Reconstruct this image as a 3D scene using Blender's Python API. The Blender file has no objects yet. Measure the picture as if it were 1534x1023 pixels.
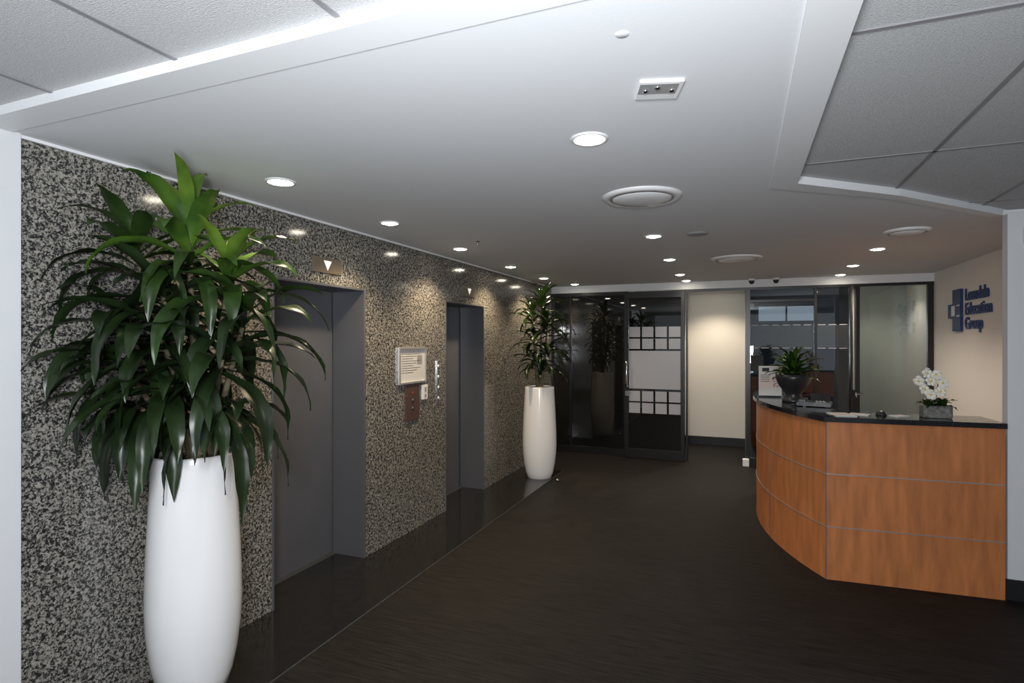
import bpy, math, random
from mathutils import Vector, Matrix
random.seed(7)
sc = bpy.context.scene
H = 1.65; CE = 2.47; WX = -2.656; BY = 8.2; RX = 2.14

# ---------------------------------------------------------------- materials
def newmat(name):
    m = bpy.data.materials.new(name); m.use_nodes = True
    nt = m.node_tree; nt.nodes.clear()
    out = nt.nodes.new('ShaderNodeOutputMaterial')
    return m, nt, out
def pbr(name, col, rough=0.5, metal=0.0, var=0.0, scale=8.0, stretch=(1,1,1), bump=0.0, bscale=60, emit=None, es=0, ior=1.5, coat=0.0, spec=0.5):
    m, nt, out = newmat(name)
    b = nt.nodes.new('ShaderNodeBsdfPrincipled')
    b.inputs['Base Color'].default_value = (*col, 1); b.inputs['Roughness'].default_value = rough
    b.inputs['Metallic'].default_value = metal; b.inputs['IOR'].default_value = ior
    b.inputs['Coat Weight'].default_value = coat
    b.inputs['Specular IOR Level'].default_value = spec
    tc = nt.nodes.new('ShaderNodeTexCoord'); mp = nt.nodes.new('ShaderNodeMapping')
    mp.inputs['Scale'].default_value = stretch
    nt.links.new(tc.outputs['Object'], mp.inputs['Vector'])
    if var > 0:
        n = nt.nodes.new('ShaderNodeTexNoise'); n.inputs['Scale'].default_value = scale; n.inputs['Detail'].default_value = 6
        r = nt.nodes.new('ShaderNodeValToRGB')
        r.color_ramp.elements[0].position = 0.3; r.color_ramp.elements[1].position = 0.7
        r.color_ramp.elements[0].color = tuple(c*(1-var) for c in col)+(1,)
        r.color_ramp.elements[1].color = tuple(min(1, c*(1+var)) for c in col)+(1,)
        nt.links.new(mp.outputs[0], n.inputs['Vector']); nt.links.new(n.outputs['Fac'], r.inputs[0])
        nt.links.new(r.outputs[0], b.inputs['Base Color'])
    if bump > 0:
        n2 = nt.nodes.new('ShaderNodeTexNoise'); n2.inputs['Scale'].default_value = bscale; n2.inputs['Detail'].default_value = 4
        bp = nt.nodes.new('ShaderNodeBump'); bp.inputs['Strength'].default_value = bump; bp.inputs['Distance'].default_value = 0.01
        nt.links.new(mp.outputs[0], n2.inputs['Vector']); nt.links.new(n2.outputs['Fac'], bp.inputs['Height'])
        nt.links.new(bp.outputs[0], b.inputs['Normal'])
    if emit:
        b.inputs['Emission Color'].default_value = (*emit, 1); b.inputs['Emission Strength'].default_value = es
    nt.links.new(b.outputs[0], out.inputs[0])
    return m

def granite():
    m, nt, out = newmat('granite')
    b = nt.nodes.new('ShaderNodeBsdfPrincipled')
    tc = nt.nodes.new('ShaderNodeTexCoord')
    dn = nt.nodes.new('ShaderNodeTexNoise'); dn.inputs['Scale'].default_value = 80; dn.inputs['Detail'].default_value = 3
    nt.links.new(tc.outputs['Object'], dn.inputs['Vector'])
    mx = nt.nodes.new('ShaderNodeMixRGB'); mx.blend_type = 'ADD'; mx.inputs[0].default_value = 0.022
    nt.links.new(tc.outputs['Object'], mx.inputs[1]); nt.links.new(dn.outputs['Color'], mx.inputs[2])
    v = nt.nodes.new('ShaderNodeTexVoronoi'); v.inputs['Scale'].default_value = 150
    nt.links.new(mx.outputs[0], v.inputs['Vector'])
    bw = nt.nodes.new('ShaderNodeRGBToBW'); nt.links.new(v.outputs['Color'], bw.inputs[0])
    n = nt.nodes.new('ShaderNodeTexNoise'); n.inputs['Scale'].default_value = 58; n.inputs['Detail'].default_value = 6; n.inputs['Roughness'].default_value = .75
    nt.links.new(tc.outputs['Object'], n.inputs['Vector'])
    mr = nt.nodes.new('ShaderNodeMapRange'); mr.inputs[1].default_value = .33; mr.inputs[2].default_value = .67
    nt.links.new(n.outputs['Fac'], mr.inputs[0])
    ad = nt.nodes.new('ShaderNodeMath'); ad.operation = 'MULTIPLY_ADD'; ad.inputs[1].default_value = 0.5
    sc2 = nt.nodes.new('ShaderNodeMath'); sc2.operation = 'MULTIPLY'; sc2.inputs[1].default_value = .5
    nt.links.new(mr.outputs[0], sc2.inputs[0])
    nt.links.new(bw.outputs[0], ad.inputs[0]); nt.links.new(sc2.outputs[0], ad.inputs[2])
    r = nt.nodes.new('ShaderNodeValToRGB'); r.color_ramp.interpolation = 'LINEAR'
    e = r.color_ramp.elements
    e[0].position = 0.36; e[0].color = (.020, .019, .020, 1)
    e[1].position = 0.47; e[1].color = (.068, .065, .062, 1)
    x = e.new(.53); x.color = (.215, .205, .182, 1)
    x = e.new(.75); x.color = (.37, .35, .31, 1)
    nt.links.new(ad.outputs[0], r.inputs[0]); nt.links.new(r.outputs[0], b.inputs['Base Color'])
    b.inputs['Roughness'].default_value = .13
    nt.links.new(b.outputs[0], out.inputs[0])
    return m

def floor_mat():
    m, nt, out = newmat('dark_woven_vinyl')
    b = nt.nodes.new('ShaderNodeBsdfPrincipled')
    tc = nt.nodes.new('ShaderNodeTexCoord'); mp = nt.nodes.new('ShaderNodeMapping'); mp.inputs['Scale'].default_value = (1.7, 30, 1)
    n = nt.nodes.new('ShaderNodeTexNoise'); n.inputs['Scale'].default_value = 2.4; n.inputs['Detail'].default_value = 8; n.inputs['Roughness'].default_value = .8
    r = nt.nodes.new('ShaderNodeValToRGB'); e = r.color_ramp.elements
    e[0].position = .40; e[0].color = (.0058, .0052, .0050, 1); e[1].position = .64; e[1].color = (.025, .0215, .0195, 1)
    br = nt.nodes.new('ShaderNodeTexBrick'); br.inputs['Scale'].default_value = 1; br.inputs['Brick Width'].default_value = 1.2; br.inputs['Row Height'].default_value = .3
    br.inputs['Mortar Size'].default_value = .0015; br.inputs['Color1'].default_value = (1, 1, 1, 1); br.inputs['Color2'].default_value = (.85, .85, .85, 1); br.inputs['Mortar'].default_value = (.6, .6, .6, 1)
    mu = nt.nodes.new('ShaderNodeMixRGB'); mu.blend_type = 'MULTIPLY'; mu.inputs[0].default_value = 1
    nt.links.new(tc.outputs['Object'], mp.inputs[0]); nt.links.new(mp.outputs[0], n.inputs['Vector']); nt.links.new(n.outputs['Fac'], r.inputs[0])
    nt.links.new(tc.outputs['Object'], br.inputs['Vector']); nt.links.new(r.outputs[0], mu.inputs[1]); nt.links.new(br.outputs['Color'], mu.inputs[2])
    bp = nt.nodes.new('ShaderNodeBump'); bp.inputs['Strength'].default_value = .35; bp.inputs['Distance'].default_value = .004
    nt.links.new(n.outputs['Fac'], bp.inputs['Height']); nt.links.new(bp.outputs[0], b.inputs['Normal'])
    nt.links.new(mu.outputs[0], b.inputs['Base Color']); b.inputs['Roughness'].default_value = .62; b.inputs['Specular IOR Level'].default_value = .14
    nt.links.new(b.outputs[0], out.inputs[0]); return m

def glass_mat(name, tint, base=.05, haze=0.0):
    m, nt, out = newmat(name)
    t = nt.nodes.new('ShaderNodeBsdfTransparent'); t.inputs[0].default_value = (*tint, 1)
    g = nt.nodes.new('ShaderNodeBsdfGlossy'); g.inputs['Roughness'].default_value = .01
    f = nt.nodes.new('ShaderNodeFresnel'); f.inputs[0].default_value = 1.5
    a = nt.nodes.new('ShaderNodeMath'); a.operation = 'ADD'; a.inputs[1].default_value = base
    mx = nt.nodes.new('ShaderNodeMixShader')
    src = t
    if haze:
        d = nt.nodes.new('ShaderNodeBsdfDiffuse'); d.inputs[0].default_value = (.7, .72, .74, 1)
        src = nt.nodes.new('ShaderNodeMixShader'); src.inputs[0].default_value = haze
        nt.links.new(t.outputs[0], src.inputs[1]); nt.links.new(d.outputs[0], src.inputs[2])
    nt.links.new(f.outputs[0], a.inputs[0]); nt.links.new(a.outputs[0], mx.inputs[0]); nt.links.new(src.outputs[0], mx.inputs[1]); nt.links.new(g.outputs[0], mx.inputs[2])
    nt.links.new(mx.outputs[0], out.inputs[0]); return m

def leaf_mat(name, c0, c1):
    m, nt, out = newmat(name)
    b = nt.nodes.new('ShaderNodeBsdfPrincipled'); tc = nt.nodes.new('ShaderNodeTexCoord')
    n = nt.nodes.new('ShaderNodeTexNoise'); n.inputs['Scale'].default_value = 6; n.inputs['Detail'].default_value = 3
    r = nt.nodes.new('ShaderNodeValToRGB'); e = r.color_ramp.elements
    e[0].position = .35; e[0].color = (*c0, 1); e[1].position = .68; e[1].color = (*c1, 1)
    nt.links.new(tc.outputs['Object'], n.inputs['Vector']); nt.links.new(n.outputs['Fac'], r.inputs[0]); nt.links.new(r.outputs[0], b.inputs['Base Color'])
    b.inputs['Roughness'].default_value = .34; b.inputs['Specular IOR Level'].default_value = .4
    nt.links.new(b.outputs[0], out.inputs[0]); return m

M = dict(
 granite=granite(), floor=floor_mat(),
 strip=pbr('polished_dark_tile', (.012, .011, .010), .14, var=.3, scale=20),
 ceil=pbr('ceiling_paint', (.75, .765, .785), .75, bump=.03, bscale=90),
 trimw=pbr('white_trim_paint', (.79, .805, .82), .5),
 tile=pbr('acoustic_tile', (.50, .505, .51), .9, var=.14, scale=160, bump=.4, bscale=220),
 tbar=pbr('ceiling_grid_metal', (.22, .22, .23), .5),
 gap=pbr('shadow_gap', (.03, .03, .03), .8),
 white=pbr('white_wall_paint', (.70, .715, .74), .6),
 cream=pbr('cream_wall_paint', (.85, .80, .70), .6),
 creamr=pbr('warm_wall_paint', (.82, .77, .72), .6),
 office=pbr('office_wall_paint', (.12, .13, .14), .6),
 steel=pbr('grey_door_steel', (.105, .108, .12), .38, metal=.2, var=.06, scale=3),
 steel2=pbr('grey_frame_steel', (.13, .135, .15), .35, metal=.4),
 black=pbr('black_frame', (.010, .010, .011), .3),
 skirt=pbr('black_skirting', (.012, .012, .013), .45),
 bglass=pbr('black_glass', (.006, .006, .006), .02, ior=1.7),
 glass=glass_mat('clear_glass', (.72, .77, .80), .06), haze=glass_mat('etched_glass', (.9, .93, .94), .0, .05),
 frost=pbr('frosted_film', (.42, .43, .47), .45),
 frost2=pbr('pale_panel', (.52, .54, .49), .55, var=.06, scale=2),
 pot=pbr('white_glazed_ceramic', (.88, .88, .885), .14, coat=.6),
 soil=pbr('potting_pebbles', (.16, .13, .10), .9, var=.6, scale=60, bump=1, bscale=60),
 bark=pbr('cane_bark', (.12, .10, .06), .8, var=.4, scale=30),
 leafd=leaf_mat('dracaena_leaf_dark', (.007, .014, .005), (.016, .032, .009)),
 leafm=leaf_mat('dracaena_leaf_mid', (.012, .028, .006), (.028, .060, .011)),
 leafl=leaf_mat('dracaena_leaf_light', (.028, .070, .010), (.070, .14, .018)),  # paler green: light falling on the top crowns is put into the colour
 leafy=leaf_mat('dracaena_leaf_lit', (.050, .11, .012), (.13, .21, .025)),  # yellow-green paints in the downlight on the uppermost leaves
 wood=pbr('cherry_laminate', (.50, .180, .062), .38, var=.20, scale=7, stretch=(3, 3, .5)),
 alu=pbr('aluminium_strip', (.62, .62, .62), .3, metal=.7),
 chrome=pbr('chrome', (.75, .75, .75), .15, metal=1),
 dalu=pbr('dark_metal_edge', (.10, .10, .10), .4, metal=.5),
 counter=pbr('black_granite_counter', (.012, .012, .014), .1, var=.5, scale=150),
 brown=pbr('bronze_panel', (.13, .08, .07), .35, metal=.4),
 plate=pbr('indicator_plate', (.20, .165, .125), .35, metal=.4),
 plastic=pbr('white_plastic', (.8, .8, .8), .4),
 grey=pbr('grey_plastic', (.3, .3, .3), .5),
 dark=pbr('dark_plastic', (.02, .02, .022), .35),
 paper=pbr('paper', (.62, .61, .59), .7),
 ink=pbr('ink_print', (.12, .11, .12), .7),
 pink=pbr('pink_print', (.62, .52, .48), .7),
 blue=pbr('blue_sign', (.016, .040, .14), .4),
 petal=pbr('white_petal', (.82, .81, .72), .5),
 yellow=pbr('flower_centre', (.7, .5, .1), .6),
 stone=pbr('stone_pot', (.16, .16, .145), .8, var=.5, scale=40, bump=.6),
 lampE=pbr('lamp_emitter', (1, .9, .7), .5, emit=(1, .90, .72), es=40),
 arrow=pbr('arrow_emitter', (.9, .9, .9), .5, emit=(1, .97, .9), es=.6),
 reflglow=pbr('reflection_glow', (.8, .85, .9), .5, emit=(.8, .9, 1), es=.35),  # glow standing in for a reflected entrance window
 red=pbr('red_led', (.3, .05, .03), .5, emit=(1, .1, .05), es=.1),
)

# ---------------------------------------------------------------- mesh builder
class MB:
    def __init__(s): s.v = []; s.f = []; s.mi = []; s.sm = []; s.mats = []
    def mid(s, m):
        m = M[m]
        if m not in s.mats: s.mats.append(m)
        return s.mats.index(m)
    def add(s, vs, fs, mat, smooth=False):
        o = len(s.v); k = s.mid(mat)
        s.v += [tuple(p) for p in vs]
        for f in fs: s.f.append([i+o for i in f]); s.mi.append(k); s.sm.append(smooth)
        return s
    def box(s, x0, x1, y0, y1, z0, z1, mat):
        vs = [(x, y, z) for x in (x0, x1) for y in (y0, y1) for z in (z0, z1)]
        fs = [(0, 1, 3, 2), (4, 6, 7, 5), (0, 4, 5, 1), (2, 3, 7, 6), (0, 2, 6, 4), (1, 5, 7, 3)]
        return s.add(vs, fs, mat)
    def prism(s, pts, z0, z1, mat):
        n = len(pts); vs = [(x, y, z0) for x, y in pts]+[(x, y, z1) for x, y in pts]
        a = sum(pts[i][0]*pts[(i+1) % n][1]-pts[(i+1) % n][0]*pts[i][1] for i in range(n))
        fs = [tuple(range(n))[::-1], tuple(range(n, 2*n))]+[(i, (i+1) % n, (i+1) % n+n, i+n) for i in range(n)]
        if a < 0: fs = [tuple(reversed(f)) for f in fs]
        return s.add(vs, fs, mat)
    def lathe(s, prof, c, mat, seg=40, sy=1.0, smooth=True):
        vs = []; n = len(prof)
        for i in range(seg):
            a = 2*math.pi*i/seg
            for r, z in prof: vs.append((c[0]+r*math.cos(a), c[1]+r*math.sin(a)*sy, c[2]+z))
        fs = []
        for i in range(seg):
            j = (i+1) % seg
            for k in range(n-1): fs.append((i*n+k, j*n+k, j*n+k+1, i*n+k+1))
        return s.add(vs, fs, mat, smooth)
    def tube(s, path, r, mat, seg=10):
        path = [Vector(p) for p in path]; vs = []; n = len(path)
        rs = r if isinstance(r, list) else [r]*n
        up = Vector((0.13, 0.21, 1)).normalized()
        for i, p in enumerate(path):
            t = (path[min(i+1, n-1)]-path[max(i-1, 0)]).normalized()
            a = t.cross(up)
            if a.length < 1e-3: a = t.cross(Vector((1, 0, 0)))
            a.normalize(); b = t.cross(a)
            for k in range(seg):
                w = 2*math.pi*k/seg; vs.append(p+rs[i]*(a*math.cos(w)+b*math.sin(w)))
        fs = []
        for i in range(n-1):
            for k in range(seg):
                l = (k+1) % seg; fs.append((i*seg+k, i*seg+l, (i+1)*seg+l, (i+1)*seg+k))
        fs.append(tuple(range(seg))); fs.append(tuple(range((n-1)*seg, n*seg)))
        return s.add(vs, fs, mat, True)
    def sphere(s, c, r, mat, sz=1.0, seg=16):
        prof = [(max(1e-4, r*math.sin(math.pi*k/10)), -r*sz*math.cos(math.pi*k/10)) for k in range(11)]
        return s.lathe(prof, c, mat, seg)
    def done(s, name, parent=None, bevel=0, auto=False):
        me = bpy.data.meshes.new(name); me.from_pydata(s.v, [], s.f)
        for m in s.mats: me.materials.append(m)
        for p, k, q in zip(me.polygons, s.mi, s.sm): p.material_index = k; p.use_smooth = q
        me.update()
        o = bpy.data.objects.new(name, me); sc.collection.objects.link(o)
        if bevel:
            b = o.modifiers.new('bevel', 'BEVEL'); b.width = bevel; b.segments = 3; b.limit_method = 'ANGLE'
        if parent:
            o.parent = parent; o.matrix_parent_inverse = Matrix.Translation(-Vector(parent.location))
        return o
def empty(name, loc):
    e = bpy.data.objects.new(name, None); e.empty_display_size = .1; e.location = loc
    sc.collection.objects.link(e); return e

# ---------------------------------------------------------------- shell
MB().box(-3.6, 3.4, -3, 11.6, -.1, 0, 'floor').done('floor')
MB().box(WX, -2.108, -1.0, 6.95, 0, .006, 'strip').box(-2.108, -2.102, -1.0, 6.95, 0, .0065, 'dalu').done('trim_1')

L1 = (2.663, 3.592); L2 = (4.855, 5.75); DT = 2.05; DX = -2.945
w = MB(); T0, T1 = -2.956, WX
for a, b in ((1.355, L1[0]), (L1[1], L2[0]), (L2[1], BY+.05)): w.box(T0, T1, a, b, 0, CE, 'granite')
for a, b in (L1, L2): w.box(T0, T1, a, b, DT, CE, 'granite')
w.done('wall_left')
MB().box(-2.95, -2.635, -3, 1.352, 0, CE+.03, 'white').done('wall_entry_left')
MB().box(WX, -2.642, 1.356, BY-.05, CE-.014, CE-.001, 'trimw').done('trim_2')

# elevators
for a, b in (L1, L2):
    e = empty('elevator_door', (DX, (a+b)/2, 0)); f = .018
    m = MB(); mid = a+.42*(b-a)
    m.box(DX-.03, DX, a-.0, mid-.002, .01, DT, 'steel'); m.box(DX-.03, DX-.006, mid+.002, b, .01, DT, 'steel')
    m.done('panels', e)
    m = MB()
    for s0, s1 in ((a, a+f), (b-f, b)): m.box(DX, WX+.006, s0, s1, .0, DT, 'steel2')
    m.box(DX, WX+.006, a+f, b-f, DT-f, DT, 'steel2')
    m.done('frame', e, bevel=.003)
    MB().box(DX, WX, a+f, b-f, .0, .006, 'strip').box(DX-.03, DX+.03, a+f, b-f, .0, .008, 'dalu').done('sill', e)
for a, b in ((3.01, 3.30), (5.20, 5.52)):
    e = empty('elevator_indicator', (WX, (a+b)/2, 2.17)); c = (a+b)/2
    MB().box(WX, WX+.012, a, b, 2.12, 2.225, 'plate').done('plate', e, bevel=.002)
    x = WX+.0135
    MB().add([(x, c-.04, 2.205), (x, c+.04, 2.205), (x, c, 2.14), (x-.001, c-.04, 2.205), (x-.001, c+.04, 2.205), (x-.001, c, 2.14)], [(0, 1, 2), (5, 4, 3), (0, 3, 4, 1), (1, 4, 5, 2), (2, 5, 3, 0)], 'arrow').done('arrow', e)

# notice board & buttons
e = empty('notice_frame', (WX, 4.25, 1.44))
m = MB(); y0, y1, z0, z1, x0, x1 = 4.03, 4.47, 1.285, 1.60, WX, WX+.022
m.box(x0, x1, y0, y1, z0, z0+.018, 'alu').box(x0, x1, y0, y1, z1-.018, z1, 'alu').box(x0, x1, y0, y0+.018, z0+.018, z1-.018, 'alu').box(x0, x1, y1-.018, y1, z0+.018, z1-.018, 'alu')
m.done('border', e, bevel=.002)
m = MB().box(WX, WX+.008, y0+.018, y1-.018, z0+.018, z1-.018, 'paper')
for i in range(9): m.box(WX+.008, WX+.009, y0+.05, y1-.09-.06*(i % 3), z1-.06-.02*i, z1-.056-.02*i, 'ink')
m.box(WX+.008, WX+.009, y1-.14, y1-.06, z1-.15, z1-.07, 'grey')
m.done('notice', e)
e = empty('elevator_call_panel', (WX, 4.25, 1.12))
MB().box(WX, WX+.012, 4.14, 4.36, .965, 1.275, 'brown').done('plate', e, bevel=.002)
MB().tube([(WX+.01, 4.25, 1.14), (WX+.02, 4.25, 1.14)], .016, 'chrome', 20).tube([(WX+.01, 4.25, 1.07), (WX+.02, 4.25, 1.07)], .016, 'chrome', 20).box(WX+.012, WX+.014, 4.24, 4.26, 1.20, 1.215, 'red').done('buttons', e)
m = MB().box(WX, WX+.02, 4.41, 4.49, 1.13, 1.26, 'plastic').box(WX+.02, WX+.024, 4.435, 4.465, 1.2, 1.24, 'grey').box(WX+.02, WX+.024, 4.435, 4.465, 1.15, 1.18, 'grey')
m.done('access_card_reader', bevel=.003)
m = MB().box(WX, WX+.012, 4.68, 4.72, 1.07, 1.47, 'chrome')
for i in range(4): m.tube([(WX+.012, 4.70, 1.12+i*.1), (WX+.017, 4.70, 1.12+i*.1)], .012, 'plastic', 14)
m.done('elevator_button_strip', bevel=.002)

# ceiling
MB().prism([(-2.96, 1.33), (.147, 1.33), (.147, 3.30), (.78, 3.80), (1.50, 4.60), (3.2, 4.60), (3.2, 11.6), (-2.96, 11.6)], CE, CE+.1, 'ceil').done('ceiling')
MB().prism([(-2.634, 1.205), (.147, 1.205), (.147, 1.322), (-2.634, 1.322)], CE-.004, CE+.1, 'trimw').box(-2.634, .147, 1.322, 1.33, CE+.004, CE+.1, 'gap').done('trim_3')
MB().prism([(.147, 1.205), (.27, 1.205), (.27, 3.245), (.82, 3.73), (1.56, 4.555), (1.50, 4.60), (.78, 3.80), (.147, 3.30)], CE-.010, CE+.1, 'trimw').done('trim_4')
MB().box(-2.634, 3.2, -3, 1.205, CE+.03, CE+.1, 'tile').prism([(.27, 1.205), (.27, 3.245), (.82, 3.73), (1.56, 4.555), (1.6, 4.60), (3.2, 4.60), (3.2, 1.205)], CE+.03, CE+.1, 'tile').done('ceiling_tiles')
m = MB(); zb0, zb1 = CE+.026, CE+.03; hw = .008
for X in (-2.177, -1.577, -.977, -.377, .2): m.box(X-hw, X+hw, -3, 1.205, zb0, zb1, 'tbar')
for X, Y1 in ((.80, 3.71), (1.40, 4.37), (2.0, 4.59), (2.6, 4.59)): m.box(X-hw, X+hw, -3, Y1, zb0, zb1, 'tbar')
for Y in (-1.8, -.6, .6): m.box(-2.634, 3.2, Y-hw, Y+hw, zb0, zb1+.0005, 'tbar')
for Y, xs in ((1.8, .27), (3.05, .27), (4.25, 1.29)): m.box(xs, 3.2, Y-hw, Y+hw, zb0, zb1+.0005, 'tbar')
m.done('trim_5')

# right side
MB().box(RX, RX+.1, 4.645, BY+1.3, 0, CE, 'creamr').done('wall_right')
MB().box(1.585, 3.2, 4.56, 4.64, 0, CE, 'white').done('wall_column')
MB().box(1.57, 3.2, 4.545, 4.56, 0, .13, 'skirt').done('baseboard_right')
MB().box(3.2, 3.3, -3, 4.64, 0, CE+.1, 'white').done('wall_entry_right')
m = MB().box(1.66, 1.72, 4.53, 4.56, 2.27, 2.37, 'plastic').box(1.675, 1.705, 4.526, 4.53, 2.29, 2.33, 'grey'); m.done('motion_sensor', bevel=.006)

# corridor + back room
MB().box(-2.9, .06, 9.6, 9.7, 0, CE, 'cream').done('wall_back')
MB().box(-2.9, .06, 9.58, 9.6, 0, .13, 'skirt').done('baseboard_back')
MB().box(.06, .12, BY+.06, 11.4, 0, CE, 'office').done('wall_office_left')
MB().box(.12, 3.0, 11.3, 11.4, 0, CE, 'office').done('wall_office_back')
m = MB().box(.3, 1.2, 11.28, 11.3, 2.02, 2.28, 'reflglow').box(.25, 1.25, 11.26, 11.3, 1.98, 2.02, 'black').box(.25, 1.25, 11.26, 11.3, 2.28, 2.32, 'black').box(.74, .77, 11.26, 11.3, 2.02, 2.28, 'black'); m.done('window_reflection')  # added glowing panel imitating the entrance reflected in the office glass
MB().box(1.37, RX, BY+1.2, BY+1.28, 0, CE, 'frost2').box(1.33, 1.37, BY+.045, BY+1.28, 0, CE, 'frost2').done('wall_office_screen')
MB().box(WX, RX, BY-.03, BY+.05, 2.37, CE, 'ceil').done('wall_header')

# shopfront
e = empty('window_2', (-2.1, BY, 0)); m = MB(); y0, y1 = BY-.025, BY+.035
m.box(WX, -1.50, y0, y1, 2.32, 2.37, 'black').box(WX, -1.50, y0, y1, 0, .10, 'black')
for a, b in ((WX, WX+.04), (-2.37, -2.345), (-1.56, -1.50)): m.box(a, b, y0, y1, .10, 2.32, 'black')
m.done('frame', e)
MB().box(WX+.04, -1.56, BY, BY+.01, .10, 2.32, 'bglass').done('pane', e)
# door
e = empty('door_1', (-1.1, BY-.09, 0)); m = MB(); y0, y1 = BY-.115, BY-.06; a, b = -1.53, -.715
m.box(a, b, y0, y1, 2.26, 2.35, 'black').box(a, b, y0, y1, .012, .14, 'black').box(a, a+.05, y0, y1, .14, 2.26, 'black').box(b-.05, b, y0, y1, .14, 2.26, 'black')
m.done('frame', e, bevel=.003)
MB().box(a+.05, b-.05, BY-.095, BY-.085, .14, 2.26, 'bglass').done('pane', e)
m = MB(); yf0, yf1 = BY-.098, BY-.095; fa, fb = a+.055, b-.055
m.box(fa, fb, yf0, yf1, .985, 1.52, 'frost')
n = 4; g = .028; wd = (fb-fa-g*(n-1))/n
for base in (1.545, .64):
    for r in range(2):
        zz = base+r*(.145+.022)
        for i in range(n): m.box(fa+i*(wd+g), fa+i*(wd+g)+wd, yf0, yf1, zz, zz+.145, 'frost')
m.done('frosted_pattern', e)
hx = a+.03
MB().tube([(hx, y0, 1.02), (hx, y0-.05, 1.02), (hx, y0-.065, 1.05), (hx, y0-.065, 1.33), (hx, y0-.05, 1.36), (hx, y0, 1.36)], .017, 'chrome').box(hx-.025, hx+.025, y0-.008, y0, .88, .95, 'chrome').done('handle', e)

e = empty('window_3', (.7, BY, 0)); m = MB(); y0, y1 = BY-.03, BY+.04
m.box(-.70, RX, y0, y1, 2.335, 2.37, 'black')
m.box(.06, .115, y0, y1, 0, 2.335, 'black').box(.115, 1.27, y0, y1, 0, .1, 'black').box(-.705, -.68, y0, y1, 0, 2.335, 'black')
m.box(.87, .90, y0, y1, .1, 2.335, 'black').box(1.27, 1.37, y0-.02, y1, 0, 2.335, 'black').box(1.37, RX, y0, y1, 0, .1, 'black').box(RX-.06, RX-.005, y0, y1, .1, 2.335, 'black')
m.box(.115, .87, y0, y1, 2.17, 2.20, 'black')
m.done('frame', e)
MB().box(.115, .87, BY, BY+.008, .1, 2.17, 'glass').box(.90, 1.27, BY, BY+.008, .1, 2.335, 'glass').box(1.37, RX-.06, BY, BY+.008, .1, 2.335, 'glass').done('pane', e)
m = MB()
for z0 in (1.86, 1.56):
    for i in range(6): m.box(.13+i*.125, .215+i*.125, BY-.003, BY, z0, z0+.010, 'frost')
    for i in range(3): m.box(.915+i*.12, 1.0+i*.12, BY-.003, BY, z0, z0+.010, 'frost')
m.box(.12, .865, BY-.002, BY-.0015, 1.57, 1.86, 'haze'); m.box(.905, 1.265, BY-.002, BY-.0015, 1.57, 1.86, 'haze')
m.done('film_bands', e)
m = MB().tube([(1.32, BY-.05, .95), (1.32, BY-.1, .95), (1.32, BY-.1, 1.02)], .012, 'chrome').tube([(1.32, BY-.1, 1.0), (1.42, BY-.1, 1.0)], .011, 'chrome').tube([(1.3, BY-.09, 1.05), (1.3, BY-.09, 2.35)], .028, 'skirt')
m.done('post_handle', e)
MB().box(.02, .10, BY-.12, BY-.045, 0, .10, 'plastic').done('door_stop', bevel=.01)

# logo sign on right wall
e = empty('company_wall_sign', (RX, 7, 2)); x = RX
m = MB()
m.box(x-.03, x, 7.21, 7.44, 1.76, 2.20, 'blue').box(x-.03, x, 7.44, 7.58, 1.90, 2.05, 'blue')
m.box(x-.034, x-.03, 7.36, 7.46, 1.92, 2.03, 'plastic').box(x-.034, x-.03, 7.22, 7.30, 2.02, 2.035, 'plastic').box(x-.034, x-.03, 7.22, 7.30, 1.91, 1.925, 'plastic')
m.done('emblem', e, bevel=.002)
for i, t in enumerate(('Lonsdale', 'Education', 'Group')):
    cu = bpy.data.curves.new('t', 'FONT'); cu.body = t; cu.size = .17; cu.extrude = .006; cu.offset = .003; cu.materials.append(M['blue'])
    o = bpy.data.objects.new('text_line', cu); sc.collection.objects.link(o)
    Rm = Matrix(((0, 0, -1), (-1, 0, 0), (0, 1, 0))).to_4x4()
    o.parent = e; o.matrix_parent_inverse = Matrix.Translation(-Vector(e.location))
    o.matrix_basis = Matrix.Translation((x-.009, 7.13, 2.07-.145*i)) @ Rm

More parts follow.
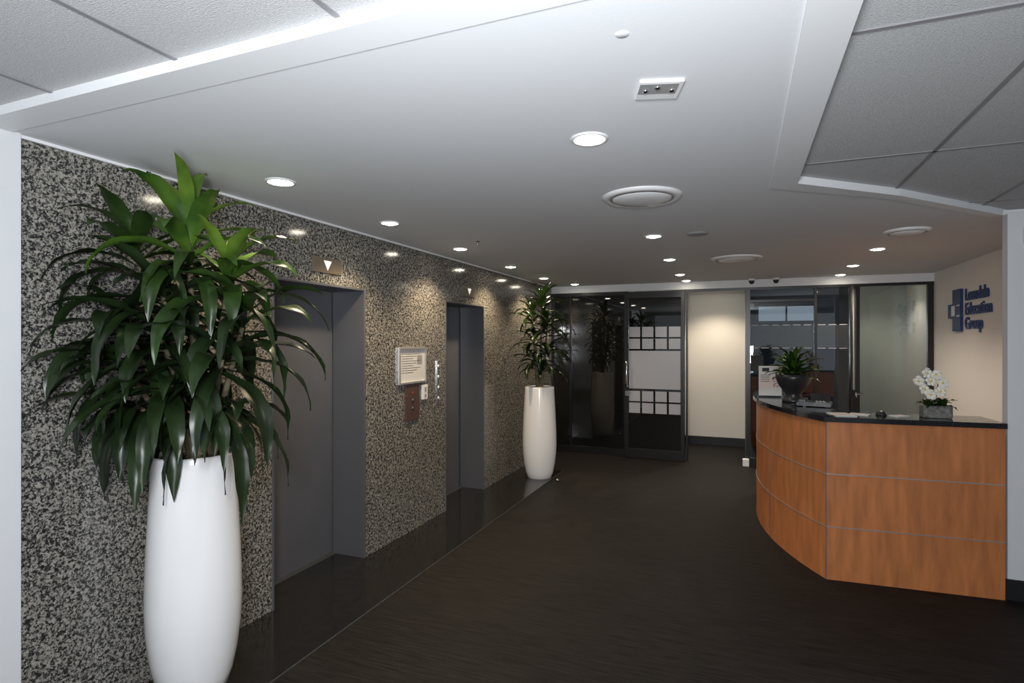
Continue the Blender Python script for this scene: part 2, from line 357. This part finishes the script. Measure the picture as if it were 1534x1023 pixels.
# ---------------------------------------------------------------- planters + dracaenas
def pot(e, c, h=1.12):
    prof = [(.001, 0), (.135, 0), (.148, .012), (.168, .08), (.188, .18), (.202, .30), (.207, .42), (.205, .55), (.199, .70), (.191, .85), (.183, 1.0), (.179, h-.03), (.178, h-.010), (.174, h), (.166, h-.002), (.163, h-.02), (.163, h-.07)]
    MB().lathe(prof, c, 'pot', 64).done('pot', e)
    m = MB().lathe([(.001, h-.05), (.08, h-.045), (.163, h-.05)], c, 'soil', 40)
    for i in range(110):
        a = random.random()*6.28; r = .15*math.sqrt(random.random())
        m.sphere((c[0]+r*math.cos(a), c[1]+r*math.sin(a), h-.03+.03*(1-r/.15)), random.uniform(.010, .018), 'soil', .7, 8)
    m.done('soil', e)
def leaf(m, base, az, el, L, W, droop, mat, tw=0.0, lim=(-9, 9)):
    N = 14; p = Vector(base); pts = []
    a = el; step = L/N
    for i in range(N+1):
        s = i/N
        d = Vector((math.cos(az)*math.cos(a), math.sin(az)*math.cos(a), math.sin(a)))
        pts.append((p.copy(), d, s)); p = p+d*step; a -= droop/N*(0.5+1.1*s); az += tw/N
        a = max(a, -1.50)
    vs = []; fs = []; roll = random.uniform(-.5, .5); ph = random.random()*6
    for q, d, s in pts:
        side = Vector((-math.sin(az), math.cos(az), 0)); up = side.cross(d)*-1
        if up.length: up.normalize()
        rr = roll*s; side, up = side*math.cos(rr)+up*math.sin(rr), up*math.cos(rr)-side*math.sin(rr)
        wdt = W*.5*(0.30+0.70*math.sin(min(1, s*1.9)*math.pi/2))*(1-max(0, (s-.42)/.58)**1.9)
        wdt = max(wdt, .0006); f = wdt*.36
        for k in (-1, -.5, 0, .5, 1):
            v = q+side*wdt*k+up*(f*abs(k)+.004*math.sin(s*22+ph+k*2)*abs(k))
            if v.x < lim[0]: v.x = lim[0]+.012*random.random()
            if v.z > CE-.03: v.z = CE-.03
            vs.append(v)
    for i in range(N):
        for k in range(4): fs.append((i*5+k, i*5+k+1, (i+1)*5+k+1, (i+1)*5+k))
    m.add(vs, fs, mat, True)
FW = Vector((-.3742, .9274, 0)); RT = Vector((.9274, .3742, 0))
def dracaena(center, h, crowns, Ls, Ws, lim, nl):
    e = empty('potted_dracaena', (center[0], center[1], 0)); c = (center[0], center[1], 0)
    pot(e, c, h)
    m = MB(); ml = MB()
    for (lt, tw, z, n, mat, el0, el1) in crowns:
        b = Vector((center[0]+lt*.25*RT.x, center[1]+lt*.25*RT.y, h-.06))
        t = Vector((center[0], center[1], z))+RT*lt-FW*tw
        t.x = max(t.x, lim+.06)
        path = [b, b.lerp(t, .35)+Vector((0, 0, .06)), b.lerp(t, .7)+Vector((0, 0, .04)), t]
        m.tube(path, [.018, .015, .013, .009], 'bark', 8)
        for i in range(n):
            s = i/n
            az = i*2.39996+random.uniform(-.3, .3)
            el = el0+(el1-el0)*s+random.uniform(-.15, .15)
            L = Ls*(1.05-.30*s)*random.uniform(.82, 1.18)
            dr = (2.3-1.1*s)*random.uniform(.75, 1.25)
            base = path[2].lerp(t, .25+.75*s) if s < .98 else t
            if base.x+L*.8*math.cos(az)*math.cos(el) < lim:
                az = (1 if math.sin(az) > 0 else -1)*random.uniform(1.2, 1.75); L *= .82; dr *= 1.15
            mt = mat
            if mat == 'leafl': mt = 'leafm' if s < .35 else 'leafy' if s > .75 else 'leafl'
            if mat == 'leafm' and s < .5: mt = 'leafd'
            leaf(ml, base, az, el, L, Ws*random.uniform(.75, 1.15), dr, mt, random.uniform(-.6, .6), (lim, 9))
    m.done('canes', e); ml.done('leaves', e)
    return e
dracaena((-2.425, 1.95), 1.12, [
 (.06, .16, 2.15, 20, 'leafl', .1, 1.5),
 (-.20, .14, 2.10, 16, 'leafm', .2, 1.1),
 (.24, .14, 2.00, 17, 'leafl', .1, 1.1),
 (-.05, .18, 1.90, 16, 'leafd', .0, 1.0),
 (.32, .14, 1.80, 16, 'leafm', .0, 1.0),
 (-.25, .16, 1.78, 17, 'leafd', -.1, 1.0),
 (-.03, .22, 1.70, 18, 'leafd', -.2, .9),
 (.24, .20, 1.60, 18, 'leafd', -.3, .9),
 (-.24, .18, 1.56, 18, 'leafd', -.3, .8),
 (.03, .24, 1.46, 20, 'leafd', -.4, .7),
 (.20, .12, 1.36, 16, 'leafd', -.5, .6),
 (-.19, .14, 1.36, 16, 'leafd', -.5, .6)], .50, .080, WX+.012, 0)
dracaena((-2.27, 6.52), 1.105, [
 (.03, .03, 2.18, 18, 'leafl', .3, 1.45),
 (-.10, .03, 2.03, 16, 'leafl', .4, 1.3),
 (.10, .05, 1.87, 16, 'leafm', .3, 1.2),
 (-.06, .05, 1.70, 17, 'leafd', .2, 1.1),
 (.08, .05, 1.55, 17, 'leafd', .1, 1.0),
 (-.05, .03, 1.42, 16, 'leafd', .1, .9),
 (.03, .03, 1.30, 12, 'leafd', .2, 1.0)], .37, .062, WX+.012, 0)

# ---------------------------------------------------------------- reception desk
R = 3.06; cx, cy = .14+R, 6.0
arc = []
for i in range(33):
    y = 6.6-(6.6-4.47)*i/32
    arc.append((cx-math.sqrt(R*R-(y-cy)**2), y))
path = arc+[(1.563, 4.53)]
def offs(path, d):
    out = []
    n = len(path)
    def nrm(a, b):
        t = Vector((b[0]-a[0], b[1]-a[1])).normalized(); return Vector((t.y, -t.x))
    for i, p in enumerate(path):
        if i == 0: v = nrm(path[0], path[1])
        elif i == n-1: v = nrm(path[-2], path[-1])
        else:
            a = nrm(path[i-1], p); b = nrm(p, path[i+1]); v = (a+b); v = v/ (v.length_squared/2) if v.length_squared else a
        out.append((p[0]+v.x*d, p[1]+v.y*d))
    return out
def ribbon(m, path, d0, d1, z0, z1, mat):
    A = offs(path, d0); B = offs(path, d1); n = len(path)
    vs = [(x, y, z0) for x, y in A]+[(x, y, z0) for x, y in B]+[(x, y, z1) for x, y in A]+[(x, y, z1) for x, y in B]
    fs = []
    for i in range(n-1):
        j = i+1
        fs += [(i, j, n+j, n+i), (2*n+i, 3*n+i, 3*n+j, 2*n+j), (i, 2*n+i, 2*n+j, j), (n+i, n+j, 3*n+j, 3*n+i)]
    fs += [(0, n, 3*n, 2*n), (n-1, 3*n-1, 4*n-1, 2*n-1)]
    m.add(vs, fs, mat)
e = empty('reception_desk', (.9, 5.2, 0))
m = MB()
ribbon(m, path, 0, -.035, .0, .364, 'wood'); ribbon(m, path, 0, -.035, .370, .730, 'wood'); ribbon(m, path, 0, -.035, .736, 1.095, 'wood')
m.box(.16, .55, 6.60, 6.635, 0, 1.095, 'wood')
m.done('front_panels', e)
m = MB(); ribbon(m, path, .004, -.03, .364, .370, 'alu'); ribbon(m, path, .004, -.03, .730, .736, 'alu')
c = path[32]; m.box(c[0]-.003, c[0]+.002, c[1]-.004, c[1]+.002, 0, 1.095, 'ink')
c = path[20]; m.box(c[0]-.003, c[0]+.01, c[1]-.002, c[1]+.002, 0, 1.095, 'ink')
m.done('metal_strips', e)
m = MB(); ribbon(m, path, .03, -.34, 1.096, 1.13, 'counter'); m.done('counter_top', e)
m = MB(); ribbon(m, path, -.34, -.32, .70, 1.096, 'wood'); ribbon(m, path, -.30, -.80, .70, .725, 'wood'); m.done('inner_worktop', e)

CT = 1.130
def rotbox(m, c, sx, sy, sz, ang, mat, tilt=0):
    Rm = Matrix.Rotation(ang, 3, 'Z') @ Matrix.Rotation(tilt, 3, 'X')
    vs = [Vector(c)+Rm @ Vector((x*sx/2, y*sy/2, z*sz/2)) for x in (-1, 1) for y in (-1, 1) for z in (-1, 1)]
    m.add(vs, [(0, 1, 3, 2), (4, 6, 7, 5), (0, 4, 5, 1), (2, 3, 7, 6), (0, 2, 6, 4), (1, 5, 7, 3)], mat)
e = empty('counter_sign', (.26, 6.05, CT)); m = MB(); an = .15
rotbox(m, (.255, 5.85, CT+.15), .20, .006, .28, an, 'paper')
rotbox(m, (.255, 5.85, CT+.008), .21, .07, .014, an, 'glass')
dx, dy = math.cos(an), math.sin(an)
def onsign(u, z, wv, hv, mat): rotbox(m, (.255+u*dx+.004*dy, 5.85+u*dy-.004*dx, CT+z), wv, .002, hv, an, mat)
onsign(-.04, .255, .06, .035, 'dark'); onsign(.055, .25, .06, .02, 'ink')
onsign(0, .13, .17, .10, 'pink')
for i in range(4): onsign(-.045, .205-.02*i, .08, .006, 'ink')
random.seed(3)
for i in range(6):
    for j in range(6):
        if random.random() < .6: onsign(.03+i*.009, .10+j*.009, .008, .008, 'ink')
m.done('acrylic_sign', e)

e = empty('potted_bromeliad', (.42, 5.45, CT)); c = (.42, 5.45, CT)
MB().lathe([(.001, 0), (.085, 0), (.09, .012), (.075, .03), (.06, .06), (.075, .09), (.115, .14), (.14, .20), (.142, .24), (.135, .24), (.12, .19), (.001, .18)], c, 'dark', 40).done('bowl_pot', e)
m = MB(); random.seed(11)
for i in range(60):
    s = i/60
    leaf(m, (c[0], c[1], CT+.2+.07*s), i*2.4, .25+1.15*s, random.uniform(.17, .28), .045, 1.0, 'leafm' if i % 3 else 'leafl')
m.done('leaves', e)

c = (1.235, 4.68, CT); e = empty('potted_orchid', c)
m = MB().box(c[0]-.085, c[0]+.085, c[1]-.05, c[1]+.05, CT, CT+.085, 'stone'); m.done('stone_pot', e, bevel=.01)
m = MB(); random.seed(5)
for i in range(36): leaf(m, (c[0]+random.uniform(-.06, .06), c[1]+random.uniform(-.03, .03), CT+.08), random.random()*6.28, random.uniform(.2, 1.2), random.uniform(.05, .11), .03, 1.2, 'leafm')
for k, tip in enumerate(((-.08, .0, .29), (.03, .02, .27))):
    m.tube([(c[0], c[1], CT+.08), (c[0]+tip[0]*.2, c[1], CT+.18), (c[0]+tip[0]*.6, c[1], CT+.26), (c[0]+tip[0], c[1]-.03, CT+tip[2])], .003, 'leafm', 6)
m.done('stems', e)
m = MB()
def flower(m, p, r, nd):
    nd = Vector(nd).normalized(); a = nd.cross(Vector((0, 0, 1))).normalized(); b = a.cross(nd)
    for k in range(5):
        w = 2*math.pi*k/5+.3; d = a*math.cos(w)+b*math.sin(w); s = nd.cross(d)
        pr = r*(1.0 if k % 2 else .88); P = Vector(p); hw = pr*.42
        vs = [P, P+d*pr*.35+s*hw*.8+nd*.003, P+d*pr*.75+s*hw+nd*.008, P+d*pr+nd*.0, P+d*pr*.75-s*hw+nd*.008, P+d*pr*.35-s*hw*.8+nd*.003, P+d*pr*.6+nd*.014]
        m.add(vs, [(0, 1, 6), (1, 2, 6), (2, 3, 6), (3, 4, 6), (4, 5, 6), (5, 0, 6)], 'petal', False)
    m.sphere(Vector(p)+nd*.008, r*.18, 'yellow', 1, 8)
for (u, z) in ((-.13, .25), (-.085, .305), (-.055, .25), (-.10, .195), (-.03, .295), (.01, .24), (-.065, .16), (-.01, .18)):
    flower(m, (c[0]+u+.02, c[1]-.04+random.uniform(-.03, .02), CT+z), .040, (random.uniform(-.7, .3), -1, random.uniform(-.3, .5)))
m.done('flowers', e)

e = empty('desk_phone', (.55, 5.15, CT)); m = MB()
rotbox(m, (.55, 5.15, CT+.022), .24, .18, .03, -.2, 'dark', .0); rotbox(m, (.47, 5.165, CT+.047), .05, .19, .02, -.2, 'dark'); rotbox(m, (.60, 5.21, CT+.065), .14, .008, .07, -.2, 'dark', -.5)
for i in range(12): rotbox(m, (.565+.025*(i % 3), 5.09+.022*(i//3), CT+.04), .014, .012, .006, -.2, 'grey')
for v in ((-.08, -.07), (.08, -.07), (-.08, .07), (.08, .07)): m.box(.55+v[0]-.01, .55+v[0]+.01, 5.15+v[1]-.01, 5.15+v[1]+.01, CT, CT+.01, 'dark')
m.done('phone_body', e)
for i, (x, y, s) in enumerate(((.66, 4.60, .9), (.78, 4.66, .6), (1.02, 4.66, .5))):
    m = MB(); rotbox(m, (x, y, CT+.003), .15*s, .21*s, .006, .2+i, 'paper'); rotbox(m, (x, y, CT+.0065), .10*s, .12*s, .001, .2+i, 'pink'); m.done('brochure')
m = MB().lathe([(.001, .03), (.015, .029), (.028, .02), (.033, .008), (.033, 0), (.001, 0)], (.92, 4.70, CT), 'dark', 24, 1.4); m.done('computer_mouse')

# ---------------------------------------------------------------- ceiling fixtures
def downlight(x, y, z=CE, en=14, r=.045, col=(1, .80, .55)):
    e = empty('downlight', (x, y, z))
    MB().lathe([(r+.016, 0), (r+.015, -.004), (r+.004, -.008), (r, -.004), (r-.004, 0)], (x, y, z), 'trimw', 32).done('ring', e)
    MB().lathe([(.0005, -.014), (r*.6, -.012), (r-.002, -.003)], (x, y, z), 'lampE', 32).done('lamp', e)
    l = bpy.data.lights.new('spot', 'SPOT'); l.energy = en; l.color = col; l.spot_size = math.radians(125); l.spot_blend = .7; l.shadow_soft_size = .04
    o = bpy.data.objects.new('spot', l); sc.collection.objects.link(o); o.parent = e; o.location = (0, 0, -.03)
DL = [(-2.19, 2.255, 32), (-2.25, 3.32, 64), (-2.30, 4.48, 66), (-2.34, 5.76, 62), (-2.36, 6.95, 50), (-2.2, 7.85, 34),
      (-.568, 2.244, 24), (-.63, 4.5, 24), (-.66, 5.84, 24), (-.69, 7.2, 24), (-.68, 7.95, 18),
      (1.12, 5.86, 48), (1.12, 7.04, 52), (1.13, 7.95, 36), (-.34, 9.0, 60), (-1.6, 9.0, 25), (1.75, 8.75, 26)]  # last entry is an added spot that brightens the pale office screen
for x, y, en in DL:
    downlight(x, y, en=en, r=.06 if y < 3 else .055, col=(1, .78, .50) if x < -2 else (1, .86, .70))

def diffuser(x, y, r):
    prof = [(r, 0), (r, -.006), (r*.93, -.016), (r*.80, -.020), (r*.78, -.008), (r*.76, -.004), (r*.75, -.016), (r*.70, -.024), (r*.4, -.034), (.001, -.036)]
    MB().lathe(prof, (x, y, CE), 'plastic', 56).lathe([(r*.80, -.0205), (r*.765, -.006), (r*.745, -.0165)], (x, y, CE), 'grey', 56).done('ceiling_air_diffuser')
diffuser(-.52, 3.25, .22); diffuser(-.04, 6.0, .24); diffuser(1.14, 4.98, .15)
MB().lathe([(.08, 0), (.078, -.008), (.06, -.012), (.001, -.012)], (-.305, 4.52, CE), 'grey', 32).done('ceiling_speaker')
MB().lathe([(.020, 0), (.019, -.001), (.001, -.0015)], (-.294, 1.515, CE), 'ceil', 24).done('sprinkler_cover')
e = empty('emergency_light', (-.246, 1.88, CE)); m = MB()
rotbox(m, (-.246, 1.88, CE-.005), .14, .13, .010, .30, 'plastic'); m.done('housing', e, bevel=.004)
m = MB(); rotbox(m, (-.246, 1.86, CE-.0105), .12, .07, .003, .30, 'grey')
for u, v in ((-.04, .012), (0, -.012), (.04, .012)): m.sphere((-.246+u, 1.86+v+u*.3, CE-.013), .010, 'chrome', .6, 12)
m.done('led_lenses', e)
for x in (.13, .42):
    m = MB().lathe([(.001, 0), (.045, 0), (.045, -.02), (.04, -.025)], (x, BY-.14, CE), 'plastic', 24).sphere((x, BY-.14, CE-.035), .034, 'dark', 1, 16); m.done('dome_camera')
m = MB().lathe([(.02, 0), (.018, -.006), (.001, -.008)], (-2.0, 4.2, CE), 'chrome', 16).lathe([(.006, -.008), (.006, -.03), (.018, -.032), (.001, -.034)], (-2.0, 4.2, CE), 'chrome', 16); m.done('sprinkler_head')
m = MB().lathe([(.001, .0), (.02, 0), (.02, .03), (.001, .035)], (-2.0, 6.4, .0), 'chrome', 16); m.done('floor_door_stop')

# ---------------------------------------------------------------- light
def area(name, loc, target, sx, sy, en, col):
    l = bpy.data.lights.new(name, 'AREA'); l.shape = 'RECTANGLE'; l.size = sx; l.size_y = sy; l.energy = en; l.color = col
    o = bpy.data.objects.new(name, l); sc.collection.objects.link(o); o.location = loc
    o.rotation_euler = (Vector(target)-Vector(loc)).to_track_quat('-Z', 'Y').to_euler()
area('camera_flash', (-.1, -.25, 1.95), (-1.4, 2.6, 1.9), .3, .25, 64, (.94, .965, 1))
area('flash_bounce', (-.1, -.1, 1.3), (-.5, 2.7, 2.6), .8, .5, 40, (.91, .955, 1))
wd = bpy.data.worlds.new('world'); sc.world = wd; wd.use_nodes = True
wd.node_tree.nodes['Background'].inputs[0].default_value = (.87, .93, 1, 1); wd.node_tree.nodes['Background'].inputs[1].default_value = .42

# ---------------------------------------------------------------- camera
cam = bpy.data.cameras.new('camera'); co = bpy.data.objects.new('camera', cam); sc.collection.objects.link(co)
cam.sensor_width = 36; cam.lens = 850/1534*36; cam.clip_start = .05
co.location = (0, 0, H); co.rotation_euler = (math.radians(90), 0, math.radians(21.97))
sc.camera = co
sc.view_settings.view_transform = 'Standard'
